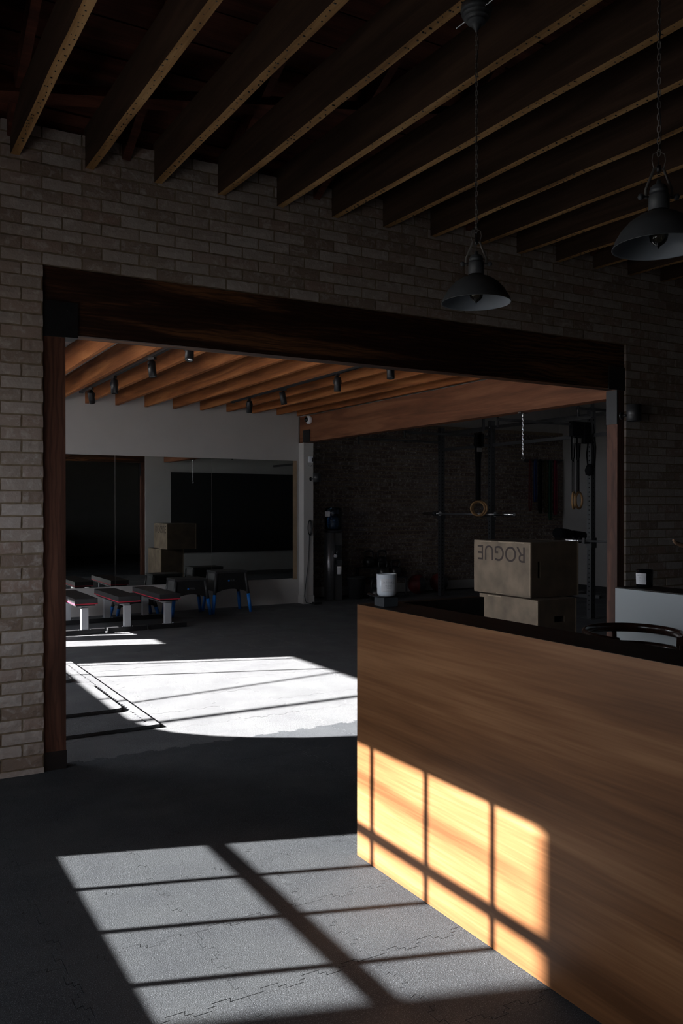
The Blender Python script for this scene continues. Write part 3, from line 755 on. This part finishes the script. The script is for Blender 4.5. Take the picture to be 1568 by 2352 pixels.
t = thing('waste_bin', 'round black waste bin right of the water cooler', 'bin', (6.86, 11.42, 0))
m = MB(); m.lathe([(0, .002), (.12, .002), (.15, .33), (.158, .335), (.15, .34), (.145, .33), (.118, .02), (0, .015)], 32); m.build('tub', 'plastic', t)
m = MB(); m.tube(arc(.152, .32, 0, 350, 30), .006, n=6, closed=True); m.build('rim', 'plastic', t)

# ================================================================== KETTLEBELLS
t = thing('kettlebell_rack', 'low black two step rack carrying kettlebells by the brick wall', 'rack', (7.42, 11.55, 0))
box('shelf', 'rack', -.36, .36, .02, .27, .44, .46, t); box('shelf', 'rack', -.36, .36, -.25, .0, .29, .31, t)
for sx in (-.34, .31):
    for sy, h in ((-.24, .29), (.23, .44)): box('leg', 'rack', sx, sx+.03, sy, sy+.03, .001, h, t)
    box('foot', 'rack', sx, sx+.03, -.25, .27, .0, .03, t)
def kettlebell():
    t = thing('kettlebell', '', 'kettlebell', (0, 0, 0), 0, 'black kettlebells')
    m = MB(); m.lathe([(0, 0), (.055, 0), (.085, .03), (.095, .08), (.085, .13), (.06, .16), (.0, .175)], 28); m.build('bell', 'iron', t)
    m = MB(); m.tube([(-.055, 0, .13), (-.075, 0, .18), (-.080, 0, .225), (-.06, 0, .255), (0, 0, .262), (.06, 0, .255), (.080, 0, .225), (.075, 0, .18), (.055, 0, .13)], .0155, n=10); m.build('handle', 'iron', t)
    return t
kb = kettlebell(); kb.location = (7.27, 11.70, .461); kb['label'] = 'black kettlebell on the upper step of the rack, left one'
dup(kb, (7.52, 11.70, .461), 'black kettlebell on the upper step of the rack, right one')
dup(kb, (7.36, 11.42, .311), 'black kettlebell on the lower step above the white candle, left one')
dup(kb, (7.60, 11.42, .311), 'black kettlebell on the lower step, right one')
k5 = dup(kb, (6.98, 11.0, .001), 'large black kettlebell on the floor left of the white candle'); k5.scale = (1.2, 1.2, 1.2)

def medball(x, y, label, mats, r_=.16):
    t = thing('medicine_ball', label, 'ball', (x, y, 0), R(-40), 'medicine balls by the far brick wall')
    m = MB(); bmesh.ops.create_uvsphere(m.bm, u_segments=32, v_segments=20, radius=r_, matrix=Matrix.Translation((0, 0, r_)))
    for f in m.bm.faces: f.smooth = True
    m.build('cover', mats[0], t)
    m = MB(); bmesh.ops.create_uvsphere(m.bm, u_segments=32, v_segments=20, radius=r_*1.006, matrix=Matrix.Translation((0, 0, r_)))
    bad = [f for f in m.bm.faces if not (f.calc_center_median().x > r_*.35 and abs(f.calc_center_median().z-r_) < r_*.66)]
    bmesh.ops.delete(m.bm, geom=bad, context='FACES'); 
    for f in m.bm.faces: f.smooth = True
    m.build('side_panel', mats[1], t)
medball(8.10, 11.52, 'red and black medicine ball left of the rack upright', ('ball_red', 'vinyl'))
medball(8.62, 11.62, 'dark red medicine ball behind the rack upright', ('ball_red', 'vinyl'), .155)

# ================================================================== SQUAT RACK
rk = thing('squat_rack', 'tall black steel squat rack with pull up bars by the brick wall', 'rack', (8.25, 0, 0))
UY = [11.06, 9.82, 7.85, 6.55]
for y in UY:
    m = MB(); m.box(-.038, .038, y-.038, y+.038, .008, 2.72); m.bevel(.005, 2); up_ = m.build('upright', 'rack', rk)
    m = MB()
    for k in range(44):
        z = .12+k*.058
        m.cyl((-.0385, y, z), (-.040, y, z), .0095, 8)
        m.cyl((0, y-.0385, z), (0, y-.040, z), .0095, 8)
    ph = m.build('peg_hole', 'strap', up_); ph['kind'] = 'stuff'
    m = MB(); m.box(-.09, .09, y-.09, y+.09, .0005, .008); m.build('foot_plate', 'rack', up_)
    m = MB(); m.box(-1.57, -.036, y-.014, y+.014, 2.47, 2.50); m.bevel(.003, 1); m.build('pull_up_bar', 'rack', rk)
    m = MB(); m.cyl((-1.56, y, 2.40), (-1.56, y, 2.55), .014, 10); m.build('bar_end', 'rack', rk)
    for z in (2.36, 2.485, 2.62):
        m = MB(); m.cyl((-.038, y-.02, z), (-.056, y-.02, z), .011, 8); m.build('bolt', 'chrome', rk)
for z in (2.36, 2.62):
    for a, b in zip(UY, UY[1:]+[5.2]):
        m = MB(); m.box(-.018, .018, b+.038, a-.038, z-.022, z+.022); m.bevel(.003, 1); m.build('side_rail', 'rack', rk)
for y in (9.2, 7.2):
    m = MB(); m.box(-.68, -.65, y-.015, y+.015, 2.5, 3.65); m.build('ceiling_hanger', 'rack', rk)
    m = MB(); m.box(-.68, -.65, y, UY[1] if y > 8 else UY[2], 2.485, 2.515); m.build('hanger_rail', 'rack', rk)
def jhook(y, z):
    m = MB(); m.box(-.045, .045, y-.05, y+.05, z-.10, z+.03); m.box(-.13, -.045, y-.02, y+.02, z-.045, z-.028); m.box(-.14, -.125, y-.02, y+.02, z-.045, z+.03); m.build('bar_hook', 'rack', rk)
for y, z in ((11.06, 1.34), (9.82, 1.34), (7.85, 1.01), (6.55, 1.01)): jhook(y, z)
def barbell(x, ya, yb, z, label):
    t = thing('barbell', label, 'barbell', (x, (ya+yb)/2, z), 0, 'barbells resting on the rack hooks')
    L = (yb-ya)/2
    m = MB(); m.cyl((0, -L+.42, 0), (0, L-.42, 0), .014, 14); m.build('shaft', 'steel', t)
    for s_ in (-1, 1):
        m = MB(); m.cyl((0, s_*(L-.42), 0), (0, s_*L, 0), .025, 18); m.build('sleeve', 'chrome', t)
        m = MB(); m.cyl((0, s_*(L-.44), 0), (0, s_*(L-.415), 0), .036, 18); m.build('collar', 'chrome', t)
barbell(8.25-.085, 9.22, 11.42, 1.330, 'chrome barbell on the far rack hooks behind the wooden rings')
barbell(8.25-.085, 6.20, 8.40, 1.000, 'chrome barbell on the near rack hooks above the plywood boxes')

def rings(x, y, ztop, zc, label, rzs, sep):
    t = thing('gym_rings', label, 'gym rings', (x, y, 0), 0, 'wooden gym rings hanging from the pull up bars')
    for k, rz in enumerate(rzs):
        ox = sep[k]
        m = MB(); c, s_ = math.cos(rz), math.sin(rz)
        pts = [(ox+.103*math.cos(a)*c, .103*math.cos(a)*s_, zc+.103*math.sin(a)) for a in [q*2*math.pi/32 for q in range(32)]]
        m.tube(pts, .0145, n=10, closed=True); m.build('ring', 'ring_wood', t)
        m = MB(); m.tube([(ox, 0, zc+.10), (ox, 0, ztop)], .01, n=4, flat=(.019, .002), up=(s_, -c, 0)); m.tube([(ox-.012, .018, zc+.10), (ox-.010, .018, ztop)], .01, n=4, flat=(.019, .002), up=(s_, -c, 0))
        m.tube([(ox-.03, .0, ztop-.03), (ox-.045, 0, ztop-.25), (ox-.035, 0, ztop-.45), (ox-.012, 0, ztop-.48), (ox+.01, 0, ztop-.40), (ox+.025, 0, ztop-.2), (ox+.03, 0, ztop)], .01, n=4, flat=(.012, .002), up=(0, 1, 0))
        m.box(ox-.05, ox+.05, -.03, .03, ztop-.16, ztop+.03)
        m.build('webbing_strap', 'strap', t)
        m = MB(); m.box(ox-.022, ox+.022, -.02, -.005, ztop-.24, ztop-.18); m.build('buckle', 'chain', t)
rings(7.99, 9.82-.02, 2.49, 1.415, 'pair of wooden gym rings seen face on between the rack uprights', (R(-25), R(-35)), (-.015, .025))
rings(7.96, 7.85-.02, 2.49, 1.52, 'pair of wooden gym rings seen edge on by the pale wall', (R(35), R(22)), (-.04, .05))
# loose suspension strap bundle on the near upright
t = thing('suspension_strap', 'bundle of black straps draped over the rack beside the near upright', 'strap', (8.155, 7.84, 0))
m = MB(); m.box(-.08, .03, -.05, .05, 2.25, 2.52); m.bevel(.02, 2); m.build('strap_bundle', 'strap', t)
m = MB(); m.tube([(0, -.05, 2.45), (.05, -.07, 2.2), (.06, -.07, 1.98), (.0, -.07, 1.90), (-.05, -.07, 1.95), (-.06, -.06, 2.1), (-.02, -.05, 2.3)], .01, n=4, flat=(.016, .003), up=(0, 1, 0)); m.tube([(.07, -.05, 2.5), (.10, -.06, 2.2), (.085, -.06, 1.95), (.05, -.05, 1.93)], .01, n=4, flat=(.012, .003), up=(0, 1, 0)); m.build('strap_loop', 'strap', t)
m = MB(); m.lathe([(0, 0), (.05, .02), (.06, .08), (.03, .15), (0, .16)], 16, (-.01, -.06, 1.83)); m.build('handle_bundle', 'strap', t)

# chain with carabiner from the girder
t = thing('hanging_chain', 'silver chain with a snap hook hanging from the girder', 'chain', (5.87, 6.50, 2.394))
m = MB(); m.box(-.05, .05, -.02, .02, -.012, -.0006); m.cyl((0, 0, -.01), (0, 0, -.06), .012, 10); m.build('ceiling_mount', 'chrome', t)
m = MB()
for k in range(15):
    zc = -.075-k*.0245; H = .019 if k > 4 else .021; rr = .0075
    pts = [((rr*math.cos(a)) if k % 2 else 0, 0 if k % 2 else rr*math.cos(a), zc+H*math.sin(a)*.95) for a in [q*2*math.pi/12 for q in range(12)]]
    m.tube(pts, .0025, n=6, closed=True)
m.build('chain', 'chrome', t)
m = MB(); pts = [(.013*math.cos(a)*(1.25 if math.sin(a) < 0 else .8), 0, -.455+.032*math.sin(a)) for a in [q*2*math.pi/20 for q in range(20)]]; m.tube(pts, .003, n=6, closed=True); m.build('snap_hook', 'chrome', t)

# resistance bands
t = thing('band_hanger', 'black wall bar with pegs holding the coloured bands', 'rack', (10.82, YB-.004, 2.30))
box('rail', 'rack', 0, .88, -.03, -.002, -.03, .03, t); 
for k in range(7): m = MB(); m.cyl((.06+k*.125, -.03, 0), (.06+k*.125, -.16, .015), .010, 8); m.build('peg', 'rack', t)
for k, (mt, nm, L) in enumerate((('band_red', 'dark red', .95), ('band_blue', 'blue', .78), ('strap', 'wide black', 1.0), ('band_olive', 'olive brown', .98), ('band_green', 'green', 1.12), ('band_crimson', 'crimson', 1.02))):
    x = 10.82+.06+k*.125; w = .018+.006*(k % 3)
    o = thing('resistance_band', nm+' looped resistance band hanging on the brick wall rack', 'resistance band', (x, YB-.10, 2.315), 0, 'resistance bands on the wall rack')
    m = MB(); pts = [(.0, 0, .013), (.014, 0, .006), (.02, 0, -.1), (.028, 0, -L+.1), (.015, 0, -L), (-.015, 0, -L), (-.028, 0, -L+.1), (-.02, 0, -.1), (-.014, 0, .006)]
    m.tube(pts, .01, n=4, closed=True, flat=(.0025, w*1.3), up=(0, 1, 0)); m.build('loop', mt, o)
# back extension bench and rope in the far right corner
t = thing('back_extension_bench', 'black padded back extension bench before the pale right wall', 'bench', (10.0, 9.95, 0), R(20))
for x0, x1, z, rr in ((-.48, -.10, 1.03, .085), (.08, .48, .99, .07)):
    m = MB(); m.cyl((x0, 0, z), (x1, 0, z-.03), rr, 20); m.bevel(.02, 2); m.build('pad', 'strap', t)
box('upright', 'rack', -.04, .04, -.04, .04, .03, .96, t); box('cross_beam', 'rack', -.45, .45, -.03, .03, .86, .93, t); box('foot', 'rack', -.5, .5, -.04, .04, .001, .05, t); box('foot', 'rack', -.04, .04, -.5, .5, .001, .05, t)
t = thing('battle_rope', 'thick black rope coiled on the floor in the far right corner', 'rope', (10.95, 9.2, 0))
m = MB()
for q in range(4): m.tube([((.34-.03*q)*math.cos(a), (.34-.03*q)*math.sin(a), .032+.055*q+.012*math.sin(3*a)) for a in [k*2*math.pi/30 for k in range(30)]], .028, n=8, closed=True)
m.build('coil', 'strap', t)

# ================================================================== PLYO BOXES
def panel_hole(m, ax, c, t_, a0, a1, z0, z1, h=None):
    """panel normal to ax ('x' or 'y') at c, thickness t_, spanning a0..a1 and z0..z1, with hole h=(ha0,ha1,hz0,hz1)"""
    def bx(p0, p1, q0, q1):
        if ax == 'y': m.box(p0, p1, c, c+t_, q0, q1)
        else: m.box(c, c+t_, p0, p1, q0, q1)
    if not h: bx(a0, a1, z0, z1); return
    bx(a0, h[0], z0, z1); bx(h[1], a1, z0, z1); bx(h[0], h[1], z0, h[2]); bx(h[0], h[1], h[3], z1)
def plyo(loc, sx, sy, sz, label, hole):
    t = thing('plyometric_box', label, 'box', loc, 0, 'plywood jump boxes'); T = .018
    m = MB(); panel_hole(m, 'x', 0, T, 0, sy, 0.0005, sz); m.build('side_panel', 'ply', t)
    m = MB(); panel_hole(m, 'x', sx-T, T, 0, sy, 0.0005, sz); m.build('side_panel', 'ply', t)
    m = MB(); panel_hole(m, 'y', 0.002, T, T, sx-T, 0.0005, sz, hole); m.build('end_panel', 'ply_shade', t)
    m = MB(); panel_hole(m, 'y', sy-T-.002, T, T, sx-T, 0.0005, sz); m.build('end_panel', 'ply_shade', t)
    m = MB(); m.box(T, sx-T, T+.002, sy-T-.002, sz-T, sz-.0005); m.build('top_panel', 'ply_shade', t)
    m = MB(); m.box(T, sx-T, T+.002, sy-T-.002, .001, T); m.build('bottom_panel', 'ply', t)
    rnd = random.Random(int(sz*100)); m = MB()
    for k in range(5):
        y = rnd.uniform(.03, sy-.2); zz = rnd.choice((.006, sz-.012)); m.box(-.0012, .004, y, y+rnd.uniform(.08, .2), zz, zz+.006)
    m.box(-.0012, .004, .001, .006, .02, sz-.02); m.box(-.001, .004, sy-.006, sy-.001, .02, sz-.02)
    m.build('worn_edge', 'ply_edge', t); return t
plyo((5.24, 5.61, 0), .47, .80, .606, 'lower plywood jump box standing on the floor behind the desk', (.20, .33, .40, .455))
pb = plyo((5.31, 5.78, .608), .60, .80, .505, 'upper plywood jump box with upside down stencilled lettering', (.09, .125, .18, .33))
text('ROGUE', .205, 'stencil', pb, (-.0007, .405, .395), (R(-90), 0, R(-90)), 'stencil_word', .0004)
bpy.data.objects['stencil_word'].rotation_euler = (R(90), R(180), R(-90))

# ================================================================== FLAT BENCHES
def bench():
    t = thing('flat_bench', '', 'bench', (0, 0, 0), 0, 'flat weight benches before the mirror')
    m = MB(); m.box(-.125, .125, -.07, 1.05, .352, .41); m.bevel(.022, 3); m.build('pad', 'vinyl', t)
    m = MB(); m.box(-.127, .127, -.072, 1.052, .345, .356); m.bevel(.004, 2); m.build('piping', 'red', t)
    box('pad_base', 'steel_black', -.11, .11, -.03, 1.0, .325, .346, t)
    box('spine', 'silver_paint', -.03, .03, .02, .95, .290, .325, t, .004, 1)
    for y in (.03, .92):
        m = MB(); m.box(-.038, .038, y-.03, y+.03, .055, .30); m.bevel(.006, 2); m.build('leg', 'silver_paint', t)
        box('foot_bar', 'steel_black', -.225, .225, y-.04, y+.04, .001, .055, t, .006, 1)
        for s_ in (-1, 1): m = MB(); m.cyl((s_*.06, y-.03, .055), (s_*.06, y-.03, .062), .012, 8); m.build('bolt', 'chrome', t)
    return t
b1 = bench(); b1.location = (3.24, 9.72, 0); b1['label'] = 'black flat bench with red piping, farthest right of the three benches'
dup(b1, (2.75, 9.70, 0), 'black flat bench with red piping, middle one of the three benches')
dup(b1, (2.26, 9.68, 0), 'sunlit black flat bench with red piping beside the timber post')

# ================================================================== STEP STOOLS
def stool(loc, w, d, h, label, txt=True, rz=0):
    t = thing('step_platform', label, 'step', loc, rz, 'black step platforms with blue feet by the mirror')
    m = MB(); m.box(-w/2, w/2, -d/2, d/2, h-.03, h); m.bevel(.008, 2); m.build('top', 'plastic', t)
    hb = h*.52
    for s_ in (-1, 1):
        # skirt panels with an arched lower edge
        n = 10; m = MB(); a = []; b = []
        for k in range(n+1):
            u = -1+2*k/n; x = u*(w/2-.012)*(1+.06*0); zl = hb-.0+.05*(1-u*u)-.02
            a.append(m.bm.verts.new((x*1.04, s_*(d/2-.01)*1.03, zl))); b.append(m.bm.verts.new((x, s_*(d/2-.012), h-.028)))
        fs = [m.bm.faces.new((a[k], a[k+1], b[k+1], b[k])) for k in range(n)]
        bmesh.ops.solidify(m.bm, geom=fs, thickness=.012); m.build('skirt', 'plastic', t)
    for s_ in (-1, 1):
        m = MB(); vs = [(s_*(w/2-.012), -d/2+.02, h-.028), (s_*(w/2-.012), d/2-.02, h-.028), (s_*(w/2+.004), d/2-.02, hb), (s_*(w/2+.004), -d/2+.02, hb)]
        f = m.bm.faces.new([m.bm.verts.new(v) for v in vs]); bmesh.ops.solidify(m.bm, geom=[f], thickness=.012); m.build('end_skirt', 'grey_plastic', t)
    for sx in (-1, 1):
        for sy in (-1, 1):
            p0 = Vector((sx*(w/2-.02), sy*(d/2-.02), h-.03)); p2 = Vector((sx*(w/2+.045), sy*(d/2+.02), .001)); p1 = p0.lerp(p2, .55)
            m = MB(); m.cyl(p0, p1, .022, 10); lg = m.build('leg', 'plastic', t)
            m = MB(); m.cyl(p1+(p2-p0)*-.02, p2, .024, 10, .022); m.build('foot', 'blue', lg)
    if txt: text('FUEL', .034, 'grey_plastic', t, (0.02, -d/2-.001-.004, h-.13), (R(90-4), 0, 0), 'lettering', .0006); m = MB(); m.box(-.052, -.030, -d/2-.008, -d/2-.004, h-.142, h-.120); m.build('lettering_mark', 'blue', t)
stool((4.45, 10.86, 0), .46, .34, .57, 'tall black step platform on blue feet, rightmost by the mirror')
stool((3.86, 10.82, 0), .44, .34, .49, 'middle black step platform on blue feet behind the right bench')
stool((3.20, 10.98, 0), .46, .30, .30, 'lowest black step platform on blue feet behind the middle bench', False)

# ================================================================== LIFTING PLATFORM
lp = thing('lifting_platform', 'black rubber lifting platform on the sunlit gym floor by the timber post', 'platform', (1.73, 5.36, 0))
m = MB(); m.box(-2.4, 0, 0, 2.6, .0008, .022); m.bevel(.004, 1); m.build('base_mat', 'rubber_gym', lp)
m = MB()
for k in range(44):
    y = .10+k*.055; m.box(-.072, -.060, y, y+.022, .0221, .0228); 
m.build('slot', 'dark_glass', lp)
def rslab(x0, x1, y0, y1, z0, z1, r_=.05):
    P = []
    for cx, cy, a0 in ((x1-r_, y1-r_, 0), (x0+r_, y1-r_, 90), (x0+r_, y0+r_, 180), (x1-r_, y0+r_, 270)):
        for q in range(5): a = R(a0+q*22.5); P.append((cx+r_*math.cos(a), cy+r_*math.sin(a)))
    m = MB(); m.prism(P, z0, z1); return m
rslab(-2.2, -.115, .45, 1.45, .0225, .047).build('crash_pad', 'rubber_gym', lp)
rslab(-2.2, -.20, 1.62, 2.45, .0225, .047).build('crash_pad', 'rubber_gym', lp)
